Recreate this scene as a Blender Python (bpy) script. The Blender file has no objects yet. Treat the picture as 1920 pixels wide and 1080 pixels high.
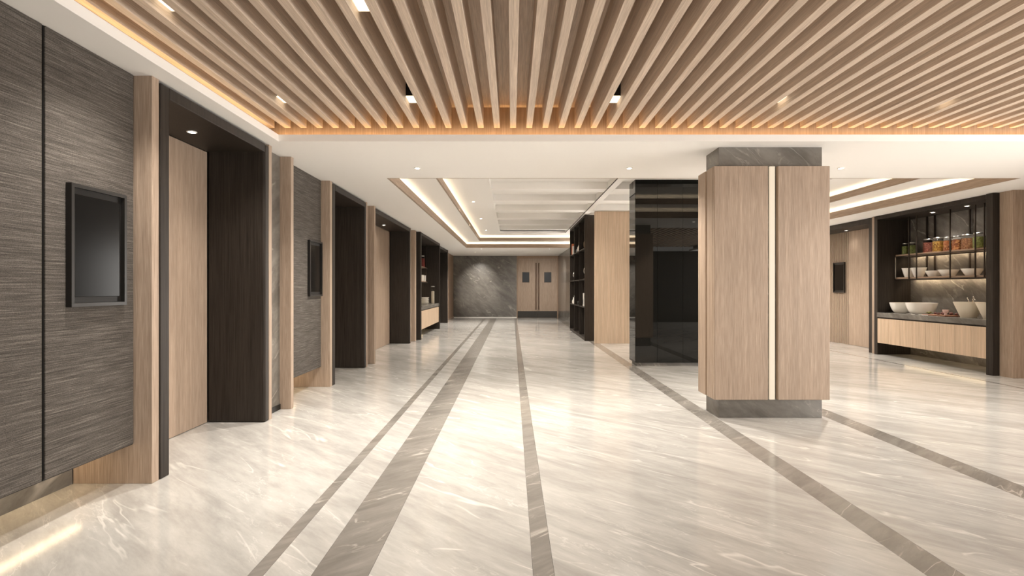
import bpy, bmesh, math, random
from mathutils import Vector
random.seed(7)
S = bpy.context.scene
COL = S.collection
PI = math.pi

# ------------------------------------------------------------------ camera
EYE = 1.4
cam = bpy.data.cameras.new('camera'); cam.lens = 18.75; cam.sensor_width = 36.0
cam.clip_start = 0.05; cam.clip_end = 100
camo = bpy.data.objects.new('camera', cam); COL.objects.link(camo)
camo.location = (0, 0, EYE); camo.rotation_euler = (PI/2, 0, 0)
S.camera = camo

# ------------------------------------------------------------------ world, exposure, added fill light
w = bpy.data.worlds.new('world'); S.world = w; w.use_nodes = True
w.node_tree.nodes['Background'].inputs[0].default_value = (1.0, 0.93, 0.84, 1)
w.node_tree.nodes['Background'].inputs[1].default_value = 0.8
S.view_settings.view_transform = 'Standard'; S.view_settings.look = 'None'
S.view_settings.gamma = 1.0; S.view_settings.use_curve_mapping = False
S.view_settings.exposure = 0.36
WARM = (1.0, 0.935, 0.85)
AMBER = (1.0, 0.66, 0.34)
def area(name, loc, rot, sx, sy, power, color=WARM, parent=None, spread=PI):
    l = bpy.data.lights.new(name, 'AREA'); l.shape = 'RECTANGLE'; l.size = sx; l.size_y = sy
    l.energy = power; l.color = color; l.spread = spread
    o = bpy.data.objects.new(name, l); COL.objects.link(o); o.rotation_euler = rot
    o.location = loc
    if parent:
        o.parent = parent; o.location = Vector(loc) - wloc(parent)
    return o
def wloc(o):
    v = o.location.copy()
    while o.parent: o = o.parent; v += o.location
    return v
# fill lights added out of view: right, behind the viewer, side room
FILL_COLOR = (1.0, 0.965, 0.92)
area('daylight_right', (7.93, 1.0, 1.5), (0, PI/2, 0), 2.6, 7.6, 430, FILL_COLOR)
area('daylight_entrance', (0.0, -2.97, 1.5), (PI/2, 0, 0), 4.6, 2.6, 30, FILL_COLOR)
area('daylight_side_room', (8.30, 18.15, 1.5), (0, PI/2, 0), 2.6, 4.6, 700, FILL_COLOR)

# ------------------------------------------------------------------ materials
def mat(name):
    m = bpy.data.materials.new(name); m.use_nodes = True
    return m, m.node_tree, m.node_tree.nodes['Principled BSDF']
def pos(nt, scale=(1,1,1), rotz=0.0, roty=0.0, rotx=0.0):
    g = nt.nodes.new('ShaderNodeNewGeometry')
    mp = nt.nodes.new('ShaderNodeMapping'); mp.vector_type = 'POINT'
    # rotate first, then stretch
    r = nt.nodes.new('ShaderNodeVectorRotate'); r.rotation_type = 'EULER_XYZ'
    r.inputs['Rotation'].default_value = (rotx, roty, rotz)
    nt.links.new(g.outputs['Position'], r.inputs['Vector'])
    mp.inputs['Scale'].default_value = scale
    nt.links.new(r.outputs[0], mp.inputs['Vector'])
    return mp.outputs[0]
def noise(nt, vec, scale=1.0, detail=3.0, rough=0.55, dist=0.0):
    n = nt.nodes.new('ShaderNodeTexNoise'); n.inputs['Scale'].default_value = scale
    n.inputs['Detail'].default_value = detail; n.inputs['Roughness'].default_value = rough
    n.inputs['Distortion'].default_value = dist
    nt.links.new(vec, n.inputs['Vector']); return n.outputs['Fac']
def ramp(nt, fac, stops):
    r = nt.nodes.new('ShaderNodeValToRGB'); e = r.color_ramp.elements
    while len(e) < len(stops): e.new(0.5)
    for i, (p, c) in enumerate(stops):
        e[i].position = p
        e[i].color = (c, c, c, 1) if isinstance(c, (int, float)) else (*c, 1)
    nt.links.new(fac, r.inputs[0]); return r.outputs[0]
def mix(nt, fac, a, b, mode='MIX'):
    m = nt.nodes.new('ShaderNodeMix'); m.data_type = 'RGBA'; m.blend_type = mode
    for s, v in ((m.inputs[0], fac), (m.inputs[6], a), (m.inputs[7], b)):
        if hasattr(v, 'links'): nt.links.new(v, s)
        elif isinstance(v, (int, float)): s.default_value = v
        else: s.default_value = (*v, 1)
    return m.outputs[2]
def bump(nt, bsdf, h, strength=0.2, dist=0.01):
    b = nt.nodes.new('ShaderNodeBump'); b.inputs['Strength'].default_value = strength
    b.inputs['Distance'].default_value = dist
    nt.links.new(h, b.inputs['Height']); nt.links.new(b.outputs[0], bsdf.inputs['Normal'])
def plain(name, c, rough=0.5, metal=0.0, spec=0.5):
    m, nt, b = mat(name)
    b.inputs['Base Color'].default_value = (*c, 1); b.inputs['Roughness'].default_value = rough
    b.inputs['Metallic'].default_value = metal; b.inputs['Specular IOR Level'].default_value = spec
    return m
def wood(name, dark, light, axis='z', rough=0.5, fine=210.0, spec=0.35):
    m, nt, b = mat(name)
    k = {'x': (0.02, 1, 1), 'y': (1, 0.02, 1), 'z': (1, 1, 0.02)}[axis]
    v = pos(nt, tuple(fine*c for c in k))
    v2 = pos(nt, tuple(fine*0.16*c for c in k))
    f = noise(nt, v, 1.0, 3.0, 0.65); f2 = noise(nt, v2, 1.0, 3.0, 0.6)
    c1 = ramp(nt, f, [(0.30, dark), (0.70, light)])
    c2 = ramp(nt, f2, [(0.30, 0.86), (0.70, 1.09)])
    nt.links.new(mix(nt, 1.0, c1, c2, 'MULTIPLY'), b.inputs['Base Color'])
    b.inputs['Roughness'].default_value = rough; b.inputs['Specular IOR Level'].default_value = spec
    bump(nt, b, f, 0.05, 0.004)
    return m
def marble(name, base, light, vein, rotz=0.0, roty=0.0, rough=0.15, stretch=(1, 3.2, 1), vs=0.8, vein_amt=0.8, spec=0.5, shift=0.0, rotx=0.0):
    m, nt, b = mat(name)
    v = pos(nt, stretch, rotz, roty, rotx)
    if shift:
        a = nt.nodes.new('ShaderNodeVectorMath'); a.operation = 'ADD'; a.inputs[1].default_value = (shift, shift*1.7, shift*0.6)
        nt.links.new(v, a.inputs[0]); v = a.outputs[0]
    big = noise(nt, v, 0.6, 4.0, 0.6, 0.4)
    streak = noise(nt, v, 1.9, 8.0, 0.66, 0.35)
    fine = noise(nt, v, 6.5, 5.0, 0.7, 0.2)
    vn = noise(nt, v, vs, 4.0, 0.5, 0.7)
    vn2 = noise(nt, v, vs*2.7, 5.0, 0.6, 0.5)
    c = ramp(nt, big, [(0.30, base), (0.70, light)])
    c = mix(nt, ramp(nt, streak, [(0.48, 0.0), (0.70, 0.75)]), c, tuple(min(1, 1.06*x) for x in light))
    c = mix(nt, ramp(nt, streak, [(0.30, 0.6), (0.48, 0.0)]), c, tuple(0.86*x for x in base))
    c = mix(nt, 1.0, c, ramp(nt, fine, [(0.3, 0.92), (0.7, 1.07)]), 'MULTIPLY')
    line = ramp(nt, vn, [(0.490, 0.0), (0.4995, vein_amt), (0.5005, vein_amt), (0.512, 0.0)])
    brk = noise(nt, v, 1.3, 3.0, 0.6)
    mask = ramp(nt, brk, [(0.47, 0.0), (0.60, 1.0)])
    c = mix(nt, mix(nt, 1.0, line, mask, 'MULTIPLY'), c, vein)
    line2 = ramp(nt, vn2, [(0.488, 0.0), (0.5, vein_amt*0.6), (0.513, 0.0)])
    mask2 = ramp(nt, big, [(0.50, 0.0), (0.60, 1.0)])
    c = mix(nt, mix(nt, 1.0, line2, mask2, 'MULTIPLY'), c, vein)
    soft = ramp(nt, vn2, [(0.60, 0.0), (0.72, vein_amt*0.7)])
    c = mix(nt, mix(nt, 1.0, soft, mask, 'MULTIPLY'), c, vein)
    nt.links.new(c, b.inputs['Base Color'])
    b.inputs['Roughness'].default_value = rough; b.inputs['Specular IOR Level'].default_value = spec
    return m
def fabric(name):
    m, nt, b = mat(name)
    r = 0.02
    v1 = pos(nt, (2, 4.5, 360)); v2 = pos(nt, (2, 0.5, 120)); v3 = pos(nt, (4, 150, 260))
    f1 = noise(nt, v1, 1.0, 3.0, 0.6); f2 = noise(nt, v2, 1.0, 3.0, 0.6); f3 = noise(nt, v3, 1.0, 2.0, 0.6)
    c = ramp(nt, f1, [(0.25, (0.040, 0.034, 0.029)), (0.52, (0.098, 0.086, 0.075)), (0.78, (0.25, 0.222, 0.195))])
    c = mix(nt, 1.0, c, ramp(nt, f2, [(0.3, 0.85), (0.7, 1.14)]), 'MULTIPLY')
    c = mix(nt, 1.0, c, ramp(nt, f3, [(0.3, 0.62), (0.7, 1.3)]), 'MULTIPLY')
    nt.links.new(c, b.inputs['Base Color'])
    b.inputs['Roughness'].default_value = 0.85; b.inputs['Specular IOR Level'].default_value = 0.15
    bump(nt, b, f1, 0.35, 0.004)
    return m
def emit(name, c, s):
    m, nt, b = mat(name)
    b.inputs['Base Color'].default_value = (0.8, 0.8, 0.8, 1)
    b.inputs['Emission Color'].default_value = (*c, 1); b.inputs['Emission Strength'].default_value = s
    return m
def glass(name, tint=(1, 1, 1), rough=0.0):
    m, nt, b = mat(name)
    b.inputs['Base Color'].default_value = (*tint, 1); b.inputs['Transmission Weight'].default_value = 1.0
    b.inputs['Roughness'].default_value = rough; b.inputs['IOR'].default_value = 1.12
    return m
def grains(name, cols, scale=70):
    m, nt, b = mat(name)
    v = nt.nodes.new('ShaderNodeTexVoronoi'); v.inputs['Scale'].default_value = scale
    nt.links.new(pos(nt), v.inputs['Vector'])
    s = nt.nodes.new('ShaderNodeSeparateColor'); nt.links.new(v.outputs['Color'], s.inputs[0])
    n = len(cols)
    nt.links.new(ramp(nt, s.outputs[0], [(0.1 + 0.8*i/(n-1), c) for i, c in enumerate(cols)]), b.inputs['Base Color'])
    b.inputs['Roughness'].default_value = 0.6
    bump(nt, b, v.outputs['Distance'], 0.6, 0.01)
    return m

M = {}
WD, WL = (0.285, 0.203, 0.147), (0.49, 0.378, 0.288)
M['wood'] = wood('oak_vertical_grain', WD, WL, 'z')
M['wood_y'] = wood('oak_slat_grain', (0.50, 0.385, 0.295), (0.76, 0.625, 0.505), 'y', 0.55)
M['wood_band'] = wood('oak_band_grain_long', WD, WL, 'y', 0.55)
M['wood_x'] = wood('oak_band_grain', WD, WL, 'x', 0.55)
M['wood_brown'] = wood('brown_oak', (0.27, 0.175, 0.115), (0.44, 0.31, 0.215), 'z')
M['wood_pale'] = wood('pale_oak', (0.50, 0.36, 0.24), (0.68, 0.52, 0.38), 'z', fine=110)
M['dark'] = wood('dark_stained_oak', (0.017, 0.013, 0.010), (0.044, 0.035, 0.028), 'z', 0.45, 110, 0.22)
M['board'] = wood('walnut_board', (0.14, 0.055, 0.03), (0.30, 0.13, 0.07), 'y', 0.5)
M['shelfwood'] = wood('shelf_oak', (0.22, 0.14, 0.09), (0.42, 0.29, 0.20), 'y', 0.5)
M['white'] = plain('ceiling_paint', (0.91, 0.885, 0.85), 0.8, spec=0.2)
M['marble'] = marble('grey_marble', (0.100, 0.090, 0.078), (0.215, 0.197, 0.174), (0.55, 0.51, 0.45), roty=-0.55, rotx=-0.6, rough=0.22, stretch=(1.0, 1.0, 3.0), vs=0.55, vein_amt=0.45)
M['marble_side'] = M['marble']
M['floor'] = marble('pale_marble_floor', (0.40, 0.382, 0.355), (0.56, 0.54, 0.507), (0.80, 0.77, 0.72), rotz=0.74, rough=0.13, stretch=(0.8, 3.6, 1.0), vs=0.6, vein_amt=0.8)
M['stripe'] = marble('taupe_marble_inlay', (0.19, 0.173, 0.153), (0.295, 0.272, 0.244), (0.58, 0.54, 0.48), rotz=-0.70, rough=0.13, stretch=(0.8, 3.6, 1.0), vs=0.9, vein_amt=0.7, shift=3.0)
M['fabric'] = fabric('woven_wallcovering')
M['black'] = plain('black_metal', (0.010, 0.009, 0.008), 0.45, spec=0.3)
M['screen'] = plain('screen_glass', (0.007, 0.0065, 0.006), 0.18, spec=0.06)
M['bezel'] = plain('screen_bezel', (0.022, 0.020, 0.018), 0.35, 0.3)
M['blackglass'] = plain('black_glass', (0.006, 0.006, 0.005), 0.015)
M['blackglass'].node_tree.nodes['Principled BSDF'].inputs['IOR'].default_value = 1.5
M['bronze'] = plain('bronze_metal', (0.05, 0.038, 0.03), 0.35, 0.7)
M['chrome'] = plain('satin_metal', (0.55, 0.53, 0.50), 0.3, 1.0)
M['porcelain'] = plain('white_porcelain', (0.82, 0.79, 0.73), 0.25)
M['cream'] = plain('cream_ceramic', (0.74, 0.66, 0.53), 0.4)
M['glass'] = glass('clear_glass')
M['doorglass'] = plain('door_glass', (0.030, 0.032, 0.036), 0.35, spec=0.2)
M['handle'] = wood('handle_wood', (0.10, 0.058, 0.035), (0.20, 0.12, 0.075), 'z')
M['kick'] = plain('kick_plate', (0.030, 0.026, 0.021), 0.4)
M['led'] = emit('led_warm', (1.0, 0.74, 0.44), 7.0)
M['led_left'] = emit('led_left', (1.0, 0.70, 0.36), 4.0)
M['led_shelf'] = emit('led_shelf', (1.0, 0.80, 0.55), 30.0)
M['led_amber'] = emit('led_amber', (1.0, 0.60, 0.26), 8.0)
M['led_soft'] = emit('led_column', (1.0, 0.80, 0.56), 0.55)
M['led_soft'].node_tree.nodes['Principled BSDF'].inputs['Base Color'].default_value = (0.2, 0.2, 0.2, 1)
M['led_cove'] = emit('led_cove', (1.0, 0.82, 0.58), 3.6)
M['lens'] = emit('lamp_lens', (1.0, 0.93, 0.80), 14.0)
M['diffuser'] = emit('lamp_diffuser', (1.0, 0.88, 0.66), 1.6)
M['green'] = grains('green_peas', [(0.10, 0.13, 0.03), (0.22, 0.26, 0.07), (0.16, 0.17, 0.05)])
M['redbean'] = grains('red_beans', [(0.16, 0.045, 0.025), (0.30, 0.10, 0.06), (0.22, 0.06, 0.04)])
M['corn'] = grains('yellow_corn', [(0.60, 0.36, 0.06), (0.25, 0.10, 0.02), (0.70, 0.48, 0.12)], 45)
M['chilli'] = grains('orange_chillies', [(0.42, 0.14, 0.04), (0.18, 0.05, 0.02), (0.58, 0.28, 0.10)], 40)
M['nut'] = grains('brown_nuts', [(0.30, 0.13, 0.05), (0.16, 0.06, 0.025), (0.42, 0.22, 0.10)])
M['berry'] = plain('dried_berry', (0.10, 0.022, 0.014), 0.5)
M['leaf'] = plain('herb_leaf', (0.16, 0.15, 0.04), 0.6)
M['pink'] = plain('pale_pink_ceramic', (0.68, 0.50, 0.45), 0.35)
M['orange'] = plain('orange_cloth_cover', (0.62, 0.17, 0.06), 0.6)
M['redcover'] = plain('dark_red_cover', (0.25, 0.02, 0.015), 0.6)
M['paper'] = plain('paper', (0.70, 0.66, 0.58), 0.8)
M['twig'] = plain('dried_twig', (0.42, 0.30, 0.19), 0.7)
M['grey'] = plain('grey_print', (0.12, 0.13, 0.14), 0.5)
M['redjar'] = plain('red_preserve', (0.28, 0.045, 0.035), 0.4)

# ------------------------------------------------------------------ object helpers
def empty(name, loc=(0, 0, 0)):
    o = bpy.data.objects.new(name, None); COL.objects.link(o); o.location = loc
    o.empty_display_size = 0.1
    return o
def tag(o, label, cat, group=None):
    o['label'] = label; o['category'] = cat
    if group: o['group'] = group
    return o
def struct(o, label=None, cat=None):
    o['kind'] = 'structure'
    if label: o['label'] = label
    if cat: o['category'] = cat
    return o
def link(name, me, m, parent, center):
    o = bpy.data.objects.new(name, me); COL.objects.link(o)
    if m: me.materials.append(M[m] if isinstance(m, str) else m)
    c = Vector(center)
    if parent: o.parent = parent; c = c - wloc(parent)
    o.location = c
    return o
def box(name, x, y, z, m, parent=None, bev=0.0):
    x0, x1 = min(x), max(x); y0, y1 = min(y), max(y); z0, z1 = min(z), max(z)
    c = ((x0+x1)/2, (y0+y1)/2, (z0+z1)/2)
    bm = bmesh.new(); bmesh.ops.create_cube(bm, size=1.0)
    for v in bm.verts: v.co = Vector((v.co.x*(x1-x0), v.co.y*(y1-y0), v.co.z*(z1-z0)))
    if bev:
        bmesh.ops.bevel(bm, geom=list(bm.edges), offset=bev, segments=2, profile=0.5, affect='EDGES')
    me = bpy.data.meshes.new(name); bm.to_mesh(me); bm.free()
    return link(name, me, m, parent, c)
def lathe(name, prof, loc, m, parent=None, n=28, smooth=True, sx=1.0, sy=1.0):
    bm = bmesh.new(); rings = []
    for r, z in prof:
        if r < 1e-5: rings.append([bm.verts.new((0, 0, z))])
        else: rings.append([bm.verts.new((sx*r*math.cos(2*PI*i/n), sy*r*math.sin(2*PI*i/n), z)) for i in range(n)])
    for a, b in zip(rings, rings[1:]):
        if len(a) == 1 and len(b) == 1: continue
        for i in range(n):
            j = (i+1) % n
            if len(a) == 1: bm.faces.new((a[0], b[j], b[i]))
            elif len(b) == 1: bm.faces.new((a[i], a[j], b[0]))
            else: bm.faces.new((a[i], a[j], b[j], b[i]))
    bmesh.ops.recalc_face_normals(bm, faces=bm.faces)
    me = bpy.data.meshes.new(name); bm.to_mesh(me); bm.free()
    if smooth:
        for p in me.polygons: p.use_smooth = True
        try: me.set_sharp_from_angle(angle=math.radians(35))
        except Exception: pass
    return link(name, me, m, parent, loc)
def tube(name, pts, r, m, parent=None, n=8):
    """swept round bar through world points"""
    pts = [Vector(p) for p in pts]; c = pts[0]
    bm = bmesh.new(); rings = []
    for i, p in enumerate(pts):
        t = (pts[min(i+1, len(pts)-1)] - pts[max(i-1, 0)]).normalized()
        a = Vector((0, 0, 1)) if abs(t.z) < 0.9 else Vector((1, 0, 0))
        u = t.cross(a).normalized(); v = t.cross(u)
        rr = r[i] if isinstance(r, (list, tuple)) else r
        rings.append([bm.verts.new(p - c + rr*(math.cos(2*PI*k/n)*u + math.sin(2*PI*k/n)*v)) for k in range(n)])
    for a, b in zip(rings, rings[1:]):
        for k in range(n): bm.faces.new((a[k], a[(k+1) % n], b[(k+1) % n], b[k]))
    bm.faces.new(rings[0][::-1]); bm.faces.new(rings[-1])
    bmesh.ops.recalc_face_normals(bm, faces=bm.faces)
    me = bpy.data.meshes.new(name); bm.to_mesh(me); bm.free()
    for p in me.polygons: p.use_smooth = True
    return link(name, me, m, parent, c)
def frame_yz(name, x, y, z, wdt, m, parent):
    """rectangular frame lying in a plane of constant x, one mesh"""
    bm = bmesh.new(); c = Vector(((x[0]+x[1])/2, (y[0]+y[1])/2, (z[0]+z[1])/2))
    for yy, zz in (((y[0], y[1]), (z[0], z[0]+wdt)), ((y[0], y[1]), (z[1]-wdt, z[1])),
                   ((y[0], y[0]+wdt), (z[0]+wdt, z[1]-wdt)), ((y[1]-wdt, y[1]), (z[0]+wdt, z[1]-wdt))):
        r = bmesh.ops.create_cube(bm, size=1.0)
        for v in r['verts']:
            v.co = Vector((v.co.x*(x[1]-x[0]) + (x[0]+x[1])/2, v.co.y*(yy[1]-yy[0]) + (yy[0]+yy[1])/2,
                           v.co.z*(zz[1]-zz[0]) + (zz[0]+zz[1])/2)) - c
    me = bpy.data.meshes.new(name); bm.to_mesh(me); bm.free()
    return link(name, me, m, parent, c)

HC = 2.92           # soffit height
# ================================================================== FLOOR
floor = struct(box('floor', (-3.45, 8.6), (-3.0, 25.4), (-0.12, -0.02), 'stripe'), 'pale veined marble floor with darker inlaid bands', 'floor')
bands = [(-1.286, -1.212), (-0.977, -0.700), (0.104, 0.207), (2.02, 2.205), (3.40, 3.61), (7.10, 7.15)]
edges = [-3.45] + [e for b in bands for e in b] + [8.6]
for i in range(0, len(edges), 2):
    box('marble_field', (edges[i]+0.0015, edges[i+1]-0.0015), (-3.0, 25.4), (-0.02, 0.0), 'floor', floor)
for i, (a, b) in enumerate(bands):
    box('inlay_band', (a, b), (-3.0, 25.4), (-0.02, 0.0), 'stripe', floor)

# ================================================================== CEILING
ceiling = struct(empty('ceiling', (0, 0, HC)), 'slatted oak ceiling and stepped white coffer with hidden warm strip lights', 'ceiling')
C = ceiling
FX, FY, RX = -2.42, 5.527, 7.3      # recess lip edges
box('soffit', (-3.45, FX), (-3.0, FY), (HC, 2.99), 'white', C)
box('soffit', (-3.45, 8.6), (FY, 7.38), (HC, 2.99), 'white', C)
box('soffit', (RX, 8.6), (-3.0, FY), (HC, 2.99), 'white', C)
CX0, CX1, CY0, CY1 = -1.735, 7.05, 7.38, 20.2
box('soffit', (-3.45, CX0), (CY0, CY1), (HC, 2.99), 'white', C)
box('soffit', (CX1, 8.6), (CY0, CY1), (HC, 2.99), 'white', C)
box('soffit', (-3.45, 8.6), (CY1, 25.4), (HC, 2.99), 'white', C)
# slat field: backing, fascias, slats
box('backing_board', (-2.70, RX+0.4), (-3.0, 5.75), (3.32, 3.36), 'wood_y', C)
box('fascia', (-2.62, RX+0.2), (5.67, 5.70), (2.99, 3.32), 'wood', C)
box('fascia', (-2.62, -2.59), (-3.0, 5.67), (2.99, 3.32), 'wood', C)
box('fascia', (RX+0.17, RX+0.2), (-3.0, 5.67), (2.99, 3.32), 'wood', C)
slat_me = None
for k in range(-15, 44):
    xc = 0.011 + 0.169*k
    if slat_me is None:
        o = box('slat', (xc-0.031, xc+0.031), (-2.9, 5.60), (3.08, 3.32), 'wood_y', C, 0.002); slat_me = o.data
    else:
        o = bpy.data.objects.new('slat', slat_me); COL.objects.link(o); o.parent = C
        o.location = Vector((xc, 1.35, 3.20)) - C.location
box('light_strip', (-2.5, RX+0.1), (5.60, 5.63), (2.991, 3.0), 'led_amber', C)
box('light_strip', (-2.54, -2.50), (-2.9, 5.5), (2.991, 3.0), 'led_left', C)
# coffer
def ring(name, x0, x1, y0, y1, t, z, mx, my, parent):
    """four bars round a rectangle, thickness t growing outwards"""
    return [box(name, (x0-t, x0), (y0-t, y1+t), z, my, parent), box(name, (x1, x1+t), (y0-t, y1+t), z, my, parent),
            box(name, (x0, x1), (y0-t, y0), z, mx, parent), box(name, (x0, x1), (y1, y1+t), z, mx, parent)]
def level(x0, x1, y0, y1, zb, zt, zc):
    ring('timber_band', x0+0.03, x1-0.03, y0+0.03, y1-0.03, 0.0295, (zb+0.001, zt), 'wood_x', 'wood_band', C)
    ring('cove_wall', x0-0.20, x1+0.20, y0-0.20, y1+0.20, 0.03, (zb+0.07, zc+0.04), 'white', 'white', C)
    z = (zb+0.072, zb+0.082); a, b = 0.06, 0.17
    box('light_strip', (x0-b, x0-a), (y0, y1), z, 'led_cove', C); box('light_strip', (x1+a, x1+b), (y0, y1), z, 'led_cove', C)
    box('light_strip', (x0, x1), (y0-b, y0-a), z, 'led_cove', C); box('light_strip', (x0, x1), (y1+a, y1+b), z, 'led_cove', C)
level(CX0, CX1, CY0, CY1, HC, 3.06, 3.14)
IX0, IX1, IY0, IY1 = -1.21, 6.50, 7.90, 19.68
ring('soffit', IX0, IX1, IY0, IY1, 0.75, (3.14, 3.21), 'white', 'white', C)
level(IX0, IX1, IY0, IY1, 3.14, 3.26, 3.34)
# inner bay with cross beams
BX0, BX1, TX0, TX1, BX2 = -0.41, 1.855, 1.885, 1.885, 5.70
BY0, BY1 = 8.75, 18.75
box('inner_soffit', (IX0-0.24, BX0), (IY0-0.24, IY1+0.24), (3.34, 3.40), 'white', C)
box('inner_soffit', (BX2, IX1+0.24), (IY0-0.24, IY1+0.24), (3.34, 3.40), 'white', C)
box('inner_soffit', (BX0, BX2), (IY0-0.24, BY0), (3.34, 3.40), 'white', C)
box('inner_soffit', (BX0, BX2), (BY1, IY1+0.24), (3.34, 3.40), 'white', C)
box('bay_ceiling', (BX0-0.1, BX2+0.1), (BY0-0.1, BY1+0.1), (3.48, 3.52), 'white', C)
box('bay_side', (BX0-0.03, BX0), (BY0, BY1), (3.40, 3.48), 'white', C)
box('track_beam', (1.87, 2.02), (BY0, BY1), (3.345, 3.48), 'white', C)
box('partition_track', (1.862, 1.872), (BY0-0.7, BY1), (3.328, 3.345), 'black', C)
for yb in (10.45, 11.86, 13.30, 14.80, 16.20, 17.55):
    box('cross_beam', (BX0, 1.87), (yb, yb+0.36), (3.342, 3.48), 'white', C)
    box('cross_beam', (2.02, BX2), (yb, yb+0.36), (3.342, 3.48), 'white', C)
# structural deck above everything keeps the place closed
box('deck', (-3.6, 8.8), (-3.2, 25.6), (3.56, 3.62), 'white', C)

# ================================================================== LEFT WALL
XW = -2.575
wl = struct(box('wall_left', (-3.60, -3.42), (-3.0, 25.4), (0, 3.5), 'dark'), 'dark backing of the left wall behind elevators and panels', 'wall')
tcount = [0]
def trim(x0, x1, y0, y1, label, m='wood'):
    tcount[0] += 1
    return struct(box('trim_%d' % tcount[0], (x0, x1), (y0, y1), (0, HC), m, None, 0.003), label, 'trim')
def fabric_panel(y0, y1, label, led=True):
    t = tag(empty('fabric_wall_panel', (-2.9, (y0+y1)/2, 0.28)), label, 'wall panel', 'woven fabric wall panels')
    box('fabric_face', (-2.715, -2.70), (y0+0.008, y1-0.008), (0.29, 2.918), 'fabric', t, 0.003)
    box('panel_edge', (-2.76, -2.709), (y0, y1), (0.284, 2.918), 'black', t)
    box('core', (-3.14, -2.76), (y0, y1), (0.30, 2.918), 'dark', t)
    if led: box('light_strip', (-3.11, -3.05), (y0+0.03, y1-0.03), (0.288, 0.299), 'led', t)
    return t
def marble_plinth(y0, y1, n):
    struct(box('baseboard_%s' % n, (-3.41, -3.14), (y0, y1), (0, 0.30), 'marble'), 'recessed grey marble plinth under the fabric panels', 'baseboard')
def elevator(y0, y1, label, xd=-3.17, leaves=True, jw=0.10, zt=2.90, cat='elevator', dm='wood'):
    t = tag(empty('elevator_portal' if cat == 'elevator' else 'doorway_portal', (XW, (y0+y1)/2, 0)), label, cat)
    box('jamb', (xd, XW+0.005), (y0, y0+jw), (0, zt), 'dark', t, 0.006)
    box('jamb', (xd, XW+0.005), (y1-jw, y1), (0, zt), 'dark', t, 0.022)
    box('header', (xd, XW+0.005), (y0+jw, y1-jw), (2.815, zt), 'dark', t, 0.004)
    yy0, yy1 = y0+jw, y1-jw; mid = (yy0+yy1)/2
    for a, b in ((yy0, mid-0.002), (mid+0.002, yy1)):
        box('door_leaf', (xd-0.04, xd-0.002), (a, b), (0.004, 2.812), dm, t, 0.003)
    return t
def tv(x, y0, y1, z0, z1, label, sgn=1):
    t = tag(empty('display_screen', (x, (y0+y1)/2, z0)), label, 'screen', 'portrait display screens')
    frame_yz('frame', (min(x, x+sgn*0.035), max(x, x+sgn*0.035)), (y0, y1), (z0, z1), 0.022, 'bezel', t)
    xs = (x+sgn*0.002, x+sgn*0.010)
    box('bezel', xs, (y0+0.022, y1-0.022), (z0+0.022, z1-0.022), 'black', t)
    xs = (x+sgn*0.010, x+sgn*0.018)
    box('screen_glass', xs, (y0+0.045, y1-0.045), (z0+0.06, z1-0.06), 'screen', t, 0.003)
    return t

fabric_panel(-2.9, 0.55, 'grey woven fabric wall panel behind the viewer beside the elevators')
fabric_panel(0.552, 3.072, 'tall grey woven fabric panel at the left edge of the picture')
fabric_panel(3.078, 3.812, 'grey woven fabric panel carrying the nearest screen beside the first elevator')
marble_plinth(-2.9, 3.81, 'left')
trim(-3.14, XW, 3.815, 3.89, 'oak trim post between nearest fabric panel and first elevator')
elevator(3.90, 5.65, 'nearest elevator doorway with dark timber surround and oak doors')
trim(-3.14, XW, 5.652, 5.72, 'thin oak trim on the far side of the first elevator')
mp = tag(empty('marble_wall_panel', (-2.7, 5.94, 0)), 'narrow grey marble wall strip just past the first elevator', 'wall panel')
box('marble_slab', (-2.85, -2.685), (5.722, 6.165), (0.06, 2.918), 'marble', mp)
box('base_strip', (-2.85, -2.675), (5.722, 6.165), (0.0, 0.06), 'black', mp)
trim(-3.14, -2.555, 6.167, 6.24, 'oak trim post between marble strip and second fabric panel')
fabric_panel(6.245, 7.542, 'grey woven fabric panel between the first and second elevators')
marble_plinth(6.245, 7.54, 'left_far')
trim(-3.14, XW, 7.547, 7.64, 'oak trim post before the second elevator')
elevator(7.65, 9.43, 'second elevator doorway with dark timber surround, seen side-on')
trim(-3.14, XW, 9.432, 9.50, 'thin oak trim on the far side of the second elevator')
mp = tag(empty('marble_wall_panel', (-2.7, 9.68, 0)), 'narrow grey marble strip between second elevator and next doorway', 'wall panel')
box('marble_slab', (-2.85, -2.685), (9.502, 9.858), (0.06, 2.918), 'marble', mp)
box('base_strip', (-2.85, -2.675), (9.502, 9.858), (0.0, 0.06), 'black', mp)
trim(-3.14, -2.545, 9.86, 9.94, 'oak trim post before the wide dark doorway')
elevator(9.95, 13.52, 'wide dark framed doorway with oak door beyond the second elevator', -3.08, cat='doorway')
trim(-3.14, XW, 13.522, 13.60, 'thin oak trim beyond the wide doorway')
mp = tag(empty('marble_wall_panel', (-2.7, 13.8, 0)), 'narrow grey marble strip before the far serving niche', 'wall panel')
box('marble_slab', (-2.85, -2.685), (13.602, 13.998), (0.06, 2.918), 'marble', mp)
box('base_strip', (-2.85, -2.675), (13.602, 13.998), (0.0, 0.06), 'black', mp)
trim(-3.14, -2.55, 14.0, 14.20, 'oak trim post beside the far left serving niche')
tv(-2.698, 3.226, 3.689, 1.284, 2.039, 'black portrait screen on the nearest fabric panel, largest in view')
tv(-2.698, 7.04, 7.50, 1.287, 2.04, 'black portrait screen on the second fabric panel between elevators')

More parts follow.
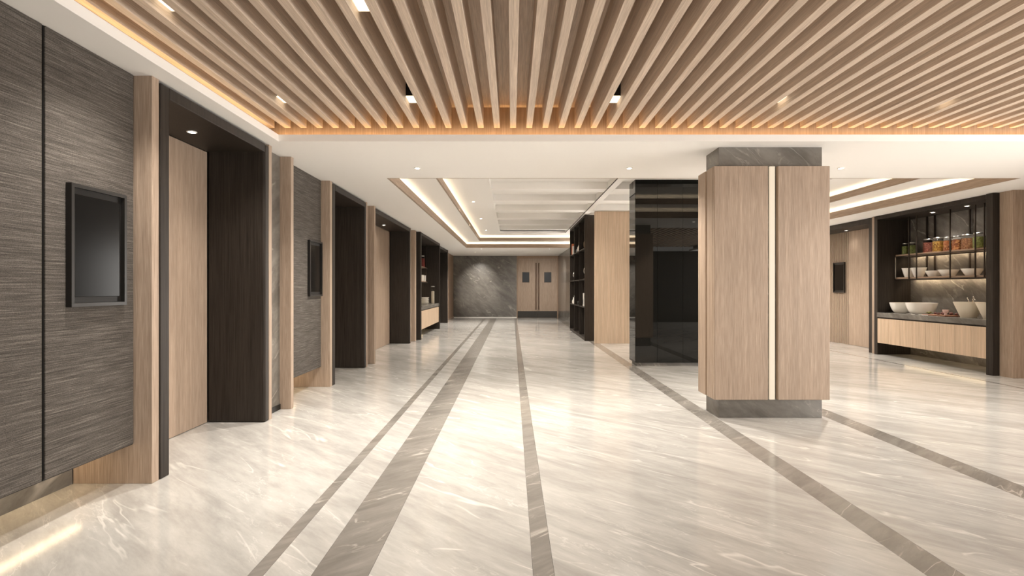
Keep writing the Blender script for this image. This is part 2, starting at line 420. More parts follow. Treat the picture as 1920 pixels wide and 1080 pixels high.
# ------------------------------------------------------------------ serving niches
def niche(sgn, xf, xb, xcase, y0, y1, label, jw=0.125, pw=0.10):
    """sgn +1: niche opens towards -x (right wall); -1 opens towards +x"""
    t = tag(empty('serving_niche', (xf, (y0+y1)/2, 0)), label, 'niche')
    box('side_panel', (xcase, xb+sgn*0.05), (y0, y0+jw), (0, 2.917), 'dark', t, 0.004)
    box('side_panel', (xf, xb+sgn*0.05), (y1, y1+pw), (0, 2.917), 'dark', t, 0.004)
    box('header', (xf, xb+sgn*0.05), (y0+jw, y1), (2.84, 2.917), 'dark', t, 0.003)
    box('marble_back', (xb, xb+sgn*0.05), (y0+jw, y1), (0, 2.84), 'marble', t)
    return t
def base_cabinets(sgn, xf, xb, ya, yb, n, where):
    stp = (yb-ya)/n
    for i in range(n):
        a, b = ya+i*stp, ya+(i+1)*stp
        nm = ['first', 'second', 'third', 'fourth', 'fifth'][i]
        u = tag(empty('base_cabinet', (xf, (a+b)/2, 0.25)), 'pale oak wall-hung base cabinet, %s from the near end, %s' % (nm, where), 'cabinet', 'base cabinets ' + where)
        box('body', (xf+sgn*0.022, xb-sgn*0.10), (a+0.001, b-0.001), (0.26, 0.788), 'dark', u)
        box('light_strip', (xb-sgn*0.16, xb-sgn*0.14), (a+0.02, b-0.02), (0.250, 0.259), 'led', u)
        for q in range(2):
            box('door', (xf, xf+sgn*0.020), (a+q*stp/2+0.0025, a+(q+1)*stp/2-0.0025), (0.25, 0.762), 'wood_pale', u, 0.0015)
    wt = tag(box('worktop', (xf-sgn*0.012, xb-sgn*0.002), (ya, yb), (0.79, 0.885), 'marble', None, 0.004), 'grey marble worktop over the cabinets %s' % where, 'worktop')
    return wt

niche(1, 7.70, 8.40, 7.66, 8.495, 11.24, 'dark timber framed serving niche with marble back on the right wall')
base_cabinets(1, 7.70, 8.40, 8.622, 11.238, 4, 'in the right-hand niche')
niche(-1, -2.47, -3.20, -2.456, 14.36, 18.20, 'dark timber serving niche far along the left wall')
base_cabinets(-1, -2.50, -3.20, 14.487, 18.198, 4, 'in the far left niche')

def rack(sgn, xf, xb, ya, yb, rods, label):
    t = tag(empty('hanging_shelf_rack', (xf, (ya+yb)/2, 1.58)), label, 'shelf')
    for z in (1.62, 2.09):
        s = box('shelf', (xf+sgn*0.02, xb-sgn*0.01), (ya, yb), (z-0.035, z), 'shelfwood', t, 0.003)
        box('rail', (xf+sgn*0.003, xf+sgn*0.018), (ya, yb), (z-0.048, z-0.032), 'bronze', s)
    for y in rods:
        box('rod', (xf-0.009+sgn*0.009, xf+0.009+sgn*0.009), (y-0.009, y+0.009), (1.572, 2.84), 'bronze', t)
        box('rod', (xb-0.012-sgn*0.03, xb+0.012-sgn*0.03), (y-0.012, y+0.012), (1.572, 2.84), 'bronze', t)
    e = yb if sgn > 0 else ya
    box('end_post', (xf-0.007+sgn*0.012, xf+0.007+sgn*0.012), (e-0.012, e+0.002) if sgn > 0 else (e-0.002, e+0.012), (1.572, 2.055), 'chrome', t)
    box('light_strip', (xb-sgn*0.075, xb-sgn*0.055), (ya+0.05, yb-0.05), (1.578, 1.584), 'led_shelf', t)
    box('light_strip', (xb-sgn*0.075, xb-sgn*0.055), (ya+0.05, yb-0.05), (2.048, 2.054), 'led_shelf', t)
    for z in (1.585, 2.055): box('light_baffle', (xb-sgn*0.095, xb-sgn*0.085), (ya+0.02, yb-0.02), (z-0.022, z), 'bronze', t)
    return t
rack(1, 8.0, 8.40, 8.63, 11.15, [10.76, 10.56, 9.75, 9.22, 9.04], 'two-tier hanging shelf on dark metal rods in the right niche')
rack(-1, -2.84, -3.20, 14.5, 17.95, [14.9, 15.8, 16.7, 17.7], 'two-tier hanging shelf in the far left niche')

def downlight(x, y, z, label, power=8.0, r=0.032, spot=1.9, tilt=None, grp='small round recessed downlights', blend=0.9):
    t = tag(empty('recessed_downlight', (x, y, z)), label, 'downlight', grp)
    lathe('trim_ring', [(r*1.35, 0), (r*1.35, -0.004), (r*1.0, -0.007), (r*0.92, -0.002)], (x, y, z), 'white', t, 20)
    lathe('lens', [(0.0, -0.0035), (r*0.9, -0.0035), (r*0.9, -0.001)], (x, y, z), 'lens', t, 20)
    l = bpy.data.lights.new('downlight_beam', 'SPOT'); l.energy = power; l.color = WARM
    l.spot_size = spot; l.spot_blend = blend; l.shadow_soft_size = 0.04
    o = bpy.data.objects.new('downlight_beam', l); COL.objects.link(o); o.parent = t; o.location = (0, 0, -0.03)
    if tilt: o.rotation_euler = tilt
    return t

# bowls, jars
def bowl(x, y, z, r, h, base, m, label, grp, curve=0.5, cat='bowl'):
    th = 0.008; prof = [(0, 0), (base, 0)]
    n = 7
    def rr(t): return base + (r-base)*(t**curve)
    for i in range(1, n+1): prof.append((rr(i/n), h*i/n))
    prof.append((r-th, h))
    for i in range(n-1, 0, -1): prof.append((max(rr(i/n)-th, 0.01), max(h*i/n, th)))
    prof.append((0, th))
    return tag(lathe('bowl', prof, (x, y, z), m), label, cat, grp)
def jar(x, y, z, r, h, m, label, grp='storage jars on the right niche shelf'):
    t = tag(empty('glass_storage_jar', (x, y, z)), label, 'jar', grp)
    lathe('contents', [(0, 0.005), (r*0.92, 0.005), (r*0.93, h*0.72), (r*0.5, h*0.76), (0, h*0.77)], (x, y, z), m, t, 20)
    lathe('glass_body', [(0, 0.0), (r*0.95, 0.0), (r, 0.01), (r, h*0.78), (r*0.8, h*0.87), (r*0.8, h*0.92)], (x, y, z), 'glass', t, 24)
    lathe('lid', [(0, h*0.92), (r*0.84, h*0.92), (r*0.86, h*0.97), (r*0.80, h), (0, h)], (x, y, z), 'chrome', t, 24)
    return t
Z1, Z2, ZC = 1.6205, 2.0905, 0.8855
def yat(px, X): return X*1000.0/(px-960.0)
jar(8.16, yat(1697.5, 8.16), Z2, 0.062, 0.235, 'green', 'slim jar of green peas at the left end of the upper shelf')
jar(8.16, yat(1710.5, 8.16), Z2, 0.066, 0.24, 'green', 'jar of green peas, second on the upper shelf beside the rods')
jar(8.16, yat(1740.5, 8.16), Z2, 0.088, 0.27, 'redbean', 'jar of dark red beans on the upper shelf')
jar(8.16, yat(1759.5, 8.16), Z2, 0.092, 0.275, 'corn', 'jar of yellow corn on the upper shelf beside the red beans')
jar(8.18, yat(1778.5, 8.18), Z2, 0.078, 0.265, 'chilli', 'jar of orange chillies behind the middle rod of the upper shelf')
jar(8.18, yat(1795.5, 8.18)+0.01, Z2, 0.074, 0.265, 'chilli', 'jar of orange chillies just right of the middle rod')
jar(8.18, yat(1814, 8.18), Z2, 0.092, 0.27, 'nut', 'jar of brown nuts on the upper shelf')
jar(8.18, yat(1836, 8.18), Z2, 0.090, 0.28, 'green', 'jar of green peas at the right end of the upper shelf')
g = 'white bowls on the lower niche shelf'
bowl(8.20, 11.02, Z1, 0.125, 0.19, 0.07, 'porcelain', 'tall white bowl at the left end of the lower shelf', g, 0.9)
bowl(8.20, 10.75, Z1, 0.135, 0.19, 0.075, 'porcelain', 'tall white bowl, second from the left on the lower shelf', g, 0.9)
bowl(8.20, 10.36, Z1, 0.150, 0.115, 0.085, 'porcelain', 'low white bowl, left one of the touching pair on lower shelf', g, 0.9)
bowl(8.20, 10.02, Z1, 0.165, 0.125, 0.09, 'porcelain', 'low white bowl just left of the middle rod on lower shelf', g, 0.9)
bowl(8.20, 9.50, Z1, 0.165, 0.125, 0.095, 'porcelain', 'low white bowl right of the middle rod on lower shelf', g, 0.9)
bowl(8.20, 8.98, Z1, 0.165, 0.13, 0.095, 'porcelain', 'low white bowl at the right end of the lower shelf, half hidden', g, 0.9)
g = 'large serving bowls on the right worktop'
bowl(8.02, 10.93, ZC, 0.24, 0.215, 0.13, 'porcelain', 'large round white bowl at the left end of the worktop', g, 0.5)
bowl(8.00, 10.42, ZC, 0.26, 0.225, 0.15, 'porcelain', 'large round white bowl, second on the worktop', g, 0.5)
bowl(7.98, 9.32, ZC, 0.215, 0.27, 0.11, 'cream', 'tall cream conical bowl with dried twig on the worktop', g, 0.95)
bowl(7.98, 8.865, ZC, 0.215, 0.27, 0.11, 'cream', 'tall cream conical bowl at the right end, beside the dark jamb', g, 0.95)
def sprig(x, y, z, h, label, m='twig', blossom='porcelain'):
    t = tag(empty('dried_sprig', (x, y, z)), label, 'sprig')
    for i in range(3):
        a = 2.1*i + 0.4; d = 0.05
        p = [(x, y, z), (x+0.3*d*math.cos(a), y+0.3*d*math.sin(a), z+h*0.55), (x+d*math.cos(a), y+d*math.sin(a), z+h*(0.85+0.07*i))]
        tube('twig', p, 0.003, m, t, 6)
        for q in range(3):
            lathe('bud', [(0, -0.009), (0.009, 0), (0, 0.009)], (p[2][0]+0.006*q, p[2][1]-0.008*q, p[2][2]-0.025*q), blossom, t, 8)
    return t
sprig(7.98, 9.27, ZC+0.012, 0.355, 'thin dried twig with pale buds standing in the cream bowl')
sprig(7.98, 8.80, ZC+0.012, 0.355, 'thin dried twig in the rightmost cream bowl')
cb = tag(box('cutting_board', (7.76, 8.05), (9.56, 10.10), (ZC, ZC+0.022), 'board', None, 0.006), 'reddish wooden cutting board between the serving bowls', 'board')
tag(lathe('small_cup', [(0, 0), (0.022, 0), (0.026, 0.012), (0.018, 0.03), (0.045, 0.06), (0.05, 0.10), (0.045, 0.10), (0.04, 0.065), (0, 0.045)], (7.84, 9.58+0.06, ZC+0.0225), 'pink'), 'small pale pink footed cup on the cutting board', 'cup')
FRUIT = ['directly behind the pink cup', 'midway along the board, nearest its front edge', 'between the pink cup and the back edge', 'in the back row past the middle', 'nearest the green herb sprig', 'at the back right corner']
for i, (fx, fy, fr) in enumerate(((7.93, 9.78, 0.035), (7.86, 9.83, 0.028), (7.97, 9.68, 0.034), (7.99, 9.90, 0.030), (7.92, 9.98, 0.026), (8.00, 9.60, 0.028))):
    tag(lathe('dried_fruit', [(0, 0), (fr*0.7, fr*0.15), (fr, fr*0.75), (fr*0.72, fr*1.35), (fr*0.15, fr*1.5), (0, fr*1.42)], (fx, fy, ZC+0.0225), 'berry', None, 14), 'dark red dried fruit on the board, ' + FRUIT[i], 'fruit', 'dried fruits on the cutting board')
hb = tag(empty('herb_sprig', (7.84, 10.05, ZC+0.0225)), 'small green herb sprig at the left end of the cutting board', 'herb')
for i in range(6):
    a = i*1.05
    tube('leaf', [(7.84, 10.03, ZC+0.026), (7.84+0.03*math.cos(a), 10.03+0.035*math.sin(a), ZC+0.05+0.004*i), (7.84+0.055*math.cos(a), 10.03+0.05*math.sin(a), ZC+0.043)], [0.004, 0.010, 0.002], 'leaf', hb, 6)
def spoon(x, y, label):
    t = tag(empty('serving_spoon', (x, y, ZC)), label, 'spoon', 'spoons on the right worktop')
    tube('handle', [(x, y-0.10, ZC+0.008), (x, y+0.06, ZC+0.008)], 0.005, 'porcelain', t, 8)
    lathe('scoop', [(0, 0), (0.02, 0.003), (0.028, 0.014), (0.02, 0.008), (0, 0.005)], (x, y+0.085, ZC), 'porcelain', t, 14, sy=1.3)
spoon(7.735, 10.02, 'white spoon lying in front of the cutting board')
spoon(7.735, 10.34, 'white spoon lying in front of the second round bowl')
downlight(8.0, 10.14, 2.8395, 'bright small downlight in niche ceiling above the round bowls', 60)
downlight(7.98, 9.35, 2.8395, 'bright small downlight in niche ceiling above the cream bowls', 60)

# far left niche contents
st = tag(empty('bowl_stack', (-2.76, 16.9, ZC)), 'stack of white bowls on the far left worktop', 'bowls')
for i in range(4):
    lathe('bowl', [(0, 0.0), (0.07, 0), (0.115, 0.03), (0.135, 0.062), (0.128, 0.062), (0.10, 0.03), (0, 0.012)], (-2.76, 16.9, ZC+0.051*i), 'porcelain', st, 24)
gv = tag(empty('glass_cylinder', (-2.63, 17.72, ZC)), 'tall clear glass cylinder with pale contents on the far left worktop', 'jar')
lathe('glass_body', [(0, 0), (0.06, 0), (0.062, 0.01), (0.062, 0.55)], (-2.63, 17.72, ZC), 'glass', gv, 24)
lathe('contents', [(0, 0.006), (0.045, 0.006), (0.045, 0.40), (0, 0.42)], (-2.63, 17.72, ZC), 'cream', gv, 20)
lathe('lid', [(0, 0.55), (0.063, 0.55), (0.063, 0.575), (0, 0.58)], (-2.63, 17.72, ZC), 'chrome', gv, 20)
jar(-2.93, 17.45, Z2, 0.075, 0.37, 'redjar', 'jar of red preserve on the upper shelf of the far left niche', 'storage jars on the far left niche shelf')
for i, (cy, lab) in enumerate(((17.22, 'tall white cup, nearest on the lower shelf of the far left niche'), (17.40, 'tall white cup, second on the lower shelf of the far left niche'), (17.80, 'tall white cup at the far end of the lower shelf, far left niche'))):
    tag(lathe('tall_cup', [(0, 0), (0.05, 0), (0.062, 0.20), (0.056, 0.20), (0.045, 0.012), (0, 0.01)], (-2.93, cy, Z1), 'porcelain'), lab, 'cup', 'cups on the far left niche shelf')
tag(lathe('small_bowl', [(0, 0), (0.025, 0), (0.05, 0.06), (0.045, 0.06), (0.02, 0.01), (0, 0.01)], (-2.98, 17.60, Z2), 'porcelain'), 'little white bowl beside the red jar on the upper shelf', 'bowl')

# far end of the left wall
elevator(18.33, 21.40, 'last dark framed doorway on the left near the end wall', -3.08, cat='doorway', dm='dark')
trim(-3.14, XW, 21.402, 21.52, 'oak trim post beyond the last doorway on the left')
struct(box('wall_left_end', (-3.40, -2.77), (21.53, 25.2), (0, HC), 'wood_brown'), 'brown timber wall beside the far marble wall', 'wall')
struct(box('baseboard_left_end', (-2.77, -2.75), (21.53, 25.19), (0, 0.07), 'wood'), 'low oak baseboard at the far left corner', 'baseboard')

# ================================================================== END WALL + DOUBLE DOOR
struct(box('wall_end', (-3.4, 0.225), (25.2, 25.4), (0, HC), 'marble'), 'spot-lit grey veined marble wall closing the corridor', 'wall')
struct(box('baseboard_end', (-2.75, 0.225), (25.175, 25.199), (0, 0.035), 'white'), 'thin pale baseboard under the far marble wall', 'baseboard')
struct(box('wall_end_backing', (-3.6, 2.6), (25.41, 25.5), (0, 3.5), 'dark'), 'dark backing behind the corridor end', 'wall')
d = struct(empty('door_1', (1.20, 25.25, 0)), 'oak double swing door with two small windows at the corridor end', 'door')
box('door_frame', (0.2245, 0.262), (25.19, 25.4), (0, 2.918), 'wood_brown', d)
box('door_frame', (2.138, 2.1745), (25.19, 25.4), (0, 2.918), 'wood_brown', d)
box('transom', (0.262, 2.138), (25.21, 25.4), (2.80, 2.918), 'wood_brown', d)
for a, b, hx, wx in ((0.264, 1.197, 1.135, (0.505, 0.80)), (1.203, 2.136, 1.265, (1.54, 1.84))):
    lf = box('door_leaf', (a, b), (25.225, 25.27), (0.012, 2.798), 'wood', d, 0.004)
    box('kick_plate', (a+0.004, b-0.004), (25.215, 25.2245), (0.02, 0.31), 'kick', lf, 0.002)
    box('vision_frame', (wx[0]-0.02, wx[1]+0.02), (25.218, 25.2245), (1.66, 2.15), 'bronze', lf)
    box('vision_pane', (wx[0], wx[1]), (25.212, 25.2178), (1.68, 2.13), 'doorglass', lf)
    h = tube('pull_handle', [(hx, 25.165, 0.38), (hx, 25.165, 2.58)], 0.024, 'handle', lf, 12)
    box('handle_bracket', (hx-0.01, hx+0.01), (25.18, 25.2245), (0.55, 0.57), 'bronze', lf)
    box('handle_bracket', (hx-0.01, hx+0.01), (25.18, 25.2245), (2.38, 2.40), 'bronze', lf)
box('door_stop', (0.262, 2.138), (25.30, 25.4), (0, 2.80), 'dark', d)  # dark backing added so no bright world shows between the leaves
wc = struct(empty('wall_corridor_right', (2.25, 21.5, 0)), 'grey marble corridor wall beside the double door', 'wall')
for i in range(3):
    y0 = 17.72 + i*2.49; box('marble_panel', (2.175, 2.40), (y0+0.004, y0+2.486), (0.16, 2.916), 'marble', wc, 0.004)
box('marble_base', (2.168, 2.40), (17.72, 25.19), (0, 0.155), 'marble', wc)
downlight(-1.19, 20.8, HC, 'small ceiling downlight before the far marble wall, left one', 520, spot=2.3)
downlight(1.46, 20.8, HC, 'small ceiling downlight before the double door, right one', 430, spot=1.5, tilt=(math.radians(52), 0, 0), blend=1.0)
downlight(-1.56, 22.6, HC, 'small downlight right in front of the far marble wall', 420, spot=0.80, tilt=(math.radians(61), 0, 0), blend=1.0)

# ================================================================== BOOKCASE ON THE RIGHT OF THE CORRIDOR
bc = tag(empty('open_bookcase', (2.08, 15.9, 0)), 'tall dark timber open bookcase with compartments facing the corridor', 'bookcase')
bx0, bx1, by0, by1, bz = 1.92, 2.25, 14.10, 17.70, 3.335
box('side', (bx0, bx1), (by0, by0+0.05), (0, bz), 'dark', bc, 0.003)
box('side', (bx0, bx1), (by1-0.05, by1), (0, bz), 'dark', bc, 0.003)
box('back', (bx1-0.03, bx1), (by0+0.05, by1-0.05), (0, bz), 'dark', bc)
box('top', (bx0, bx1-0.03), (by0+0.05, by1-0.05), (bz-0.06, bz), 'dark', bc)
box('base', (bx0+0.01, bx1-0.03), (by0+0.05, by1-0.05), (0, 0.08), 'dark', bc)
dv = [15.26, 16.46]
for y in dv: box('divider', (bx0, bx1-0.03), (y, y+0.035), (0.08, bz-0.06), 'dark', bc, 0.002)
spans = [(by0+0.05, dv[0]), (dv[0]+0.035, dv[1]), (dv[1]+0.035, by1-0.05)]
SZ = [0.90, 1.64, 2.47]
for z in SZ:
    for a, b in spans: box('shelf', (bx0+0.004, bx1-0.03), (a, b), (z-0.03, z), 'dark', bc, 0.002)
    
def book(x, y, z, t, h, dpt, m, label, grp='books on the bookcase'):
    b = tag(empty('book', (x, y, z)), label, 'book', grp)
    box('pages', (x+0.004, x+dpt-0.006), (y+0.004, y+t-0.004), (z+0.004, z+h-0.004), 'paper', b)
    box('cover', (x, x+dpt), (y, y+0.004), (z, z+h), m, b); box('cover', (x, x+dpt), (y+t-0.004, y+t), (z, z+h), m, b)
    box('spine', (x, x+0.004), (y+0.004, y+t-0.004), (z, z+h), m, b)
    return b
e = 0.0008
book(1.95, 17.30, SZ[2]+e, 0.10, 0.36, 0.2, 'orange', 'thick orange book on the top shelf of the bookcase, farthest compartment')
book(1.95, 17.42, SZ[2]+e, 0.05, 0.30, 0.2, 'redcover', 'dark red book behind the orange one on the top shelf')
book(1.95, 17.18, SZ[2]+e, 0.06, 0.28, 0.2, 'porcelain', 'white book in front of the orange one on the top shelf')
tag(lathe('bottle_vase', [(0, 0), (0.06, 0), (0.075, 0.06), (0.07, 0.14), (0.028, 0.22), (0.025, 0.30), (0.03, 0.31), (0.02, 0.30), (0, 0.29)], (2.03, 15.98, SZ[2]+e), 'porcelain'), 'white bottle vase on the top shelf, middle compartment', 'vase')
tag(lathe('low_pot', [(0, 0), (0.07, 0), (0.085, 0.06), (0.07, 0.11), (0.06, 0.11), (0.06, 0.02), (0, 0.015)], (2.03, 16.25, SZ[2]+e), 'grey'), 'low grey pot behind the white vase on the top shelf', 'pot')
sc = tag(empty('ring_sculpture', (2.03, 14.7, SZ[2])), 'tan looped ring sculpture on the top shelf nearest the viewer', 'sculpture')
for i, (r, tz, a) in enumerate(((0.10, 0.112, 0.0), (0.085, 0.105, 0.9), (0.07, 0.16, -0.8))):
    pts = [(2.03 + r*math.cos(2*PI*k/20)*math.sin(a)*0.8, 14.7 + r*math.cos(2*PI*k/20)*math.cos(a), SZ[2]+tz + r*math.sin(2*PI*k/20)) for k in range(21)]
    tube('loop', pts, 0.011, 'twig', sc, 8)
for i, (y, s, lab) in enumerate(((17.1, 1.0, 'small pewter figure, left of the two in the far compartment, middle shelf'), (17.42, 0.9, 'small pewter figure at the far end of the middle shelf'), (14.75, 1.15, 'pewter figure on the middle shelf nearest the viewer'))):
    t = tag(empty('pewter_figure', (2.02, y, SZ[1])), lab, 'figurine', 'pewter figures on the bookcase')
    lathe('foot', [(0, 0), (0.045*s, 0), (0.045*s, 0.015), (0.012, 0.03), (0.010, 0.12*s), (0, 0.12*s)], (2.02, y, SZ[1]+e), 'bronze', t, 16)
    lathe('ornament', [(0, 0.12*s), (0.03*s, 0.15*s), (0.042*s, 0.20*s), (0.025*s, 0.26*s), (0.012*s, 0.30*s), (0, 0.31*s)], (2.02, y, SZ[1]+e), 'chrome', t, 16)
for i, (y, s, lab) in enumerate(((17.05, 1.0, 'white bottle, nearer of the pair on the lower shelf'), (17.36, 0.75, 'shorter white bottle, farther of the pair on the lower shelf'))):
    tag(lathe('white_bottle', [(0, 0), (0.055*s, 0), (0.06*s, 0.10*s), (0.022*s, 0.19*s), (0.02*s, 0.26*s), (0, 0.26*s)], (2.0, y, SZ[0]+e), 'porcelain'), lab, 'bottle', 'white bottles on the bookcase')
cm = tag(empty('vintage_camera', (2.02, 15.8, SZ[0])), 'black box camera on the lower shelf, middle compartment', 'camera')
box('body', (1.99, 2.07), (15.70, 15.90), (SZ[0]+e, SZ[0]+0.13), 'black', cm, 0.008)
box('viewfinder', (2.0, 2.05), (15.76, 15.84), (SZ[0]+0.13, SZ[0]+0.165), 'black', cm, 0.004)
ln = tube('lens_barrel', [(1.99, 15.80, SZ[0]+0.065), (1.945, 15.80, SZ[0]+0.065)], 0.042, 'bezel', cm, 16)
wb = tag(empty('white_carton', (2.0, 14.55, SZ[0])), 'white upright carton with grey label on the lower shelf', 'box')
box('carton', (1.94, 2.08), (14.48, 14.60), (SZ[0]+e, SZ[0]+0.36), 'porcelain', wb, 0.004)
box('printed_label', (1.938, 1.9398), (14.50, 14.58), (SZ[0]+0.06, SZ[0]+0.19), 'grey', wb)
box('printed_label', (1.97, 2.05), (14.478, 14.4798), (SZ[0]+0.06, SZ[0]+0.19), 'grey', wb)

# oak wall behind the glass column
ow = struct(empty('wall_oak', (2.67, 13.5, 0)), 'pale oak panelled wall between bookcase and black glass column', 'wall')
for i in range(2):
    x0 = 2.09 + i*0.58; box('oak_panel', (x0+0.001, x0+0.579), (13.46, 13.56), (0, 3.335), 'wood_pale', ow)

# ================================================================== BLACK GLASS COLUMN
gc = tag(empty('black_glass_column', (2.85, 9.8, 0)), 'tall column clad in mirror-black glass panels on a grey plinth', 'column')
gx = [2.195, 2.590, 3.042, 3.494]; gy0, gy1, gz0, gz1 = 9.50, 9.98, 0.068, 3.332
box('core', (gx[0]+0.012, gx[-1]-0.012), (gy0+0.012, gy1-0.012), (gz0, gz1), 'black', gc)
for a, b in zip(gx, gx[1:]):
    box('glass_panel', (a+0.002, b-0.002), (gy0, gy0+0.010), (gz0, gz1), 'blackglass', gc)
    box('glass_panel', (a+0.002, b-0.002), (gy1-0.010, gy1), (gz0, gz1), 'blackglass', gc)
box('glass_panel', (gx[0], gx[0]+0.010), (gy0+0.013, gy1-0.013), (gz0, gz1), 'blackglass', gc)
box('glass_panel', (gx[-1]-0.010, gx[-1]), (gy0+0.013, gy1-0.013), (gz0, gz1), 'blackglass', gc)
box('plinth', (gx[0]+0.04, gx[-1]-0.04), (gy0+0.05, gy1-0.05), (0, gz0), 'marble', gc)

# ================================================================== OAK COLUMN
oc = tag(empty('oak_column', (2.78, 5.94, 0)), 'square oak clad column with glowing vertical groove and grey marble base', 'column')
X0, X1, Y0, Y1, PZ0, PZ1 = 2.16, 3.392, 5.69, 6.19, 0.205, 2.703
box('marble_core', (2.23, 3.345), (5.755, 6.125), (0, HC-0.001), 'marble', oc, 0.003)
gw = 0.054; gxm = 2.785; gym = 5.935
for yf, yb in ((Y0, Y0+0.055), (Y1-0.055, Y1)):
    box('oak_panel', (X0, gxm-gw), (yf, yb), (PZ0, PZ1), 'wood', oc, 0.005)
    box('oak_panel', (gxm+gw, X1), (yf, yb), (PZ0, PZ1), 'wood', oc, 0.005)
for xa, xb in ((X0, X0+0.055), (X1-0.045, X1)):
    box('oak_panel', (xa, xb), (Y0+0.056, gym-0.022), (PZ0, PZ1), 'wood', oc, 0.003)
    box('oak_panel', (xa, xb), (gym+0.022, Y1-0.056), (PZ0, PZ1), 'wood', oc, 0.003)
for y in (Y0+0.028, Y1-0.028):
    box('light_strip', (gxm-0.028, gxm+0.030), (y-0.012, y+0.012), (PZ0, PZ1), 'led_soft', oc, 0.004)
for x in (X0+0.035, X1-0.03):
    box('light_strip', (x-0.010, x+0.010), (gym-0.008, gym+0.008), (PZ0, PZ1), 'led_soft', oc, 0.003)

# ================================================================== RIGHT WALL
struct(box('wall_right', (8.46, 8.60), (8.26, 15.78), (0, 3.5), 'dark'), 'dark backing of the right wall', 'wall')
trim(7.76, 8.45, 8.26, 8.490, 'oak trim post at the right edge of the picture')
trim(7.72, 8.45, 11.345, 11.44, 'thin oak trim between the right niche and the far doorway')
dr = tag(empty('doorway_portal', (7.76, 13.5, 0)), 'dark framed doorway on the right wall with oak door and fluted wall', 'doorway')
box('jamb', (7.76, 8.34), (11.46, 11.60), (0, 2.915), 'dark', dr, 0.005)
box('jamb', (7.76, 8.34), (15.60, 15.72), (0, 2.915), 'dark', dr, 0.005)
box('header', (7.76, 8.34), (11.60, 15.60), (2.80, 2.915), 'dark', dr, 0.003)
box('door_leaf', (8.34, 8.39), (11.60, 12.40), (0, 2.80), 'wood', dr)
box('door_leaf', (8.325, 8.39), (12.404, 13.20), (0.004, 2.796), 'wood', dr, 0.003)
box('flute_backing', (8.375, 8.39), (13.21, 15.60), (0, 2.80), 'black', dr)
fm = None
for i in range(42):
    y = 13.24 + i*0.0563
    if y > 15.57: break
    if fm is None:
        o = box('fluted_slat', (8.338, 8.375), (y, y+0.034), (0.0, 2.80), 'wood', dr, 0.002); fm = o
    else:
        o = bpy.data.objects.new('fluted_slat', fm.data); COL.objects.link(o); o.parent = dr
        o.location = fm.location + Vector((0, y-13.24, 0))
tv(8.335, 13.33, 13.80, 1.28, 2.05, 'black portrait screen on the fluted wall of the right doorway', -1)
downlight(8.12, 12.96, 2.7995, 'bright small downlight in the right doorway ceiling', 6)
# glazed frames added out of view around the added fill lights
def added_glazing(n, axis, c, a0, a1, label, nm):
    t = struct(empty('window_%d' % n, (c, (a0+a1)/2, 0) if axis == 'x' else ((a0+a1)/2, c, 0)), label, 'window')
    def bar(name, u, z):
        if axis == 'x': box(name, (c, c+0.06), u, z, 'black', t)
        else: box(name, u, (c, c+0.06), z, 'black', t)
    bar('window_sill', (a0, a1), (0, 0.18)); bar('window_head', (a0, a1), (2.82, 2.918))
    for i in range(nm+1):
        p = a0 + (a1-a0-0.05)*i/nm; bar('mullion', (p, p+0.05), (0.18, 2.82))
    return t
added_glazing(1, 'x', 7.96, -2.92, 4.96, 'glazed front on the right, out of the picture', 5)
added_glazing(2, 'y', -3.06, -2.33, 2.38, 'glazed entrance behind the viewer', 3)
added_glazing(3, 'x', 8.34, 15.8, 20.5, 'glazed side of the side room, hidden behind the oak column', 3)
struct(box('wall_far_right', (2.42, 8.6), (20.6, 20.75), (0, 3.5), 'wood_brown'), 'brown timber wall closing the side room behind the oak wall', 'wall')
struct(box('wall_right_near', (7.95, 8.60), (4.97, 8.255), (0, HC), 'wood'), 'oak pier between the glazing and the niche trim', 'wall')
struct(box('wall_rear', (2.4, 8.6), (-3.15, -2.95), (0, HC), 'dark'), 'dark timber wall behind the viewer', 'wall')
struct(box('wall_rear_left', (-3.42, -2.35), (-3.15, -2.95), (0, HC), 'dark'), 'dark timber pier behind the viewer', 'wall')

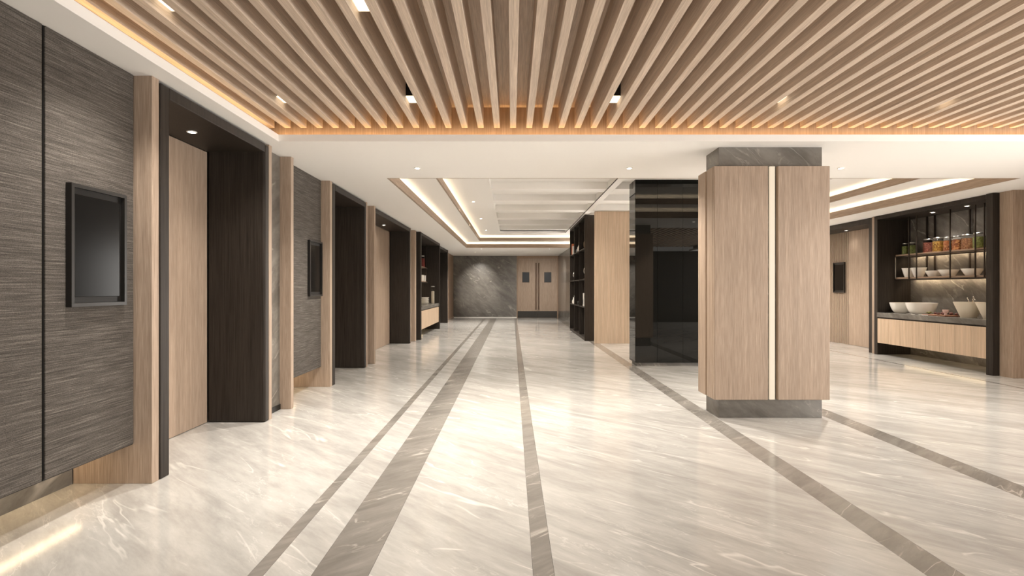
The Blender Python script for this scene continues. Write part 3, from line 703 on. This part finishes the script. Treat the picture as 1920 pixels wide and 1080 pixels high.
# ================================================================== LAMPS
def slat_lamp(k, y, label, power=135):
    x = 0.011 + 0.169*k
    t = tag(empty('slat_ceiling_lamp', (x, y, 3.15)), label, 'ceiling lamp', 'box lamps set between the ceiling slats')
    frame = box('housing', (x-0.052, x+0.052), (y-0.085, y+0.085), (3.158, 3.318), 'black', t)
    box('diffuser', (x-0.050, x+0.050), (y-0.083, y+0.083), (3.150, 3.1575), 'diffuser', t)
    l = bpy.data.lights.new('lamp_beam', 'SPOT'); l.energy = power; l.color = WARM
    l.spot_size = 1.9; l.spot_blend = 1.0; l.shadow_soft_size = 0.012
    o = bpy.data.objects.new('lamp_beam', l); COL.objects.link(o); o.parent = t; o.location = (0, 0, -0.085)
slat_lamp(-12.5, 4.96, 'box lamp between the slats above the first elevator, far row')
slat_lamp(-5.5, 4.96, 'box lamp between the slats left of the picture centre, far row')
slat_lamp(5.5, 4.96, 'box lamp between the slats right of the picture centre')
slat_lamp(14.5, 4.96, 'box lamp between the slats in front of the oak column', 25)
slat_lamp(23.5, 4.96, 'box lamp between the slats at the far right', 110)
slat_lamp(-12.5, 3.29, 'box lamp between the slats at the top left edge of the picture')
slat_lamp(-5.5, 3.29, 'box lamp between the slats at the top edge, left of centre')
for (x, lab) in ((-1.20, 'small downlight in the white soffit left of the corridor axis'), (1.487, 'small downlight in the white soffit right of the corridor axis'), (4.17, 'small downlight in the white soffit right of the oak column')):
    downlight(x, 6.76, HC, lab, 280, spot=2.4)
for (y, lab) in ((11.98, 'nearest of three tiny downlights in the inner coffer border'), (14.9, 'middle of three tiny downlights in the inner coffer border'), (17.9, 'farthest of three tiny downlights in the inner coffer border')):
    downlight(-0.87, y, 3.34, lab, 280, spot=2.4)
downlight(6.86, 6.76, HC, 'small downlight in the white soffit beyond the right edge of the picture', 80, spot=2.4)  # row carried on out of view, added to brighten the right wall
downlight(6.1, 11.98, 3.34, 'downlight in the right coffer border, hidden behind the oak column, nearer', 400, spot=2.4)  # unseen lamp added to lift the right wall and niche
downlight(6.1, 14.9, 3.34, 'downlight in the right coffer border, hidden behind the oak column, farther', 400, spot=2.4)  # second unseen lamp added for the same right side
downlight(0.75, 12.84, 3.48, 'downlight inside the beamed coffer bay, nearer one', 220, spot=2.4)
downlight(0.76, 16.9, 3.48, 'downlight inside the beamed coffer bay, farther one', 220, spot=2.4)
downlight(-2.90, 4.83, 2.8145, 'bright downlight in the dark head of the first elevator', 6)
downlight(-2.90, 8.54, 2.8145, 'downlight in the dark head of the second elevator, out of sight', 5)
downlight(-2.88, 11.98, 2.8145, 'bright downlight in the dark head of the wide left doorway', 6)
downlight(4.17, 9.5, 3.34, 'downlight right of the black glass column, hidden behind the oak column', 14, spot=2.4)  # unseen lamp added for more light in the coffer
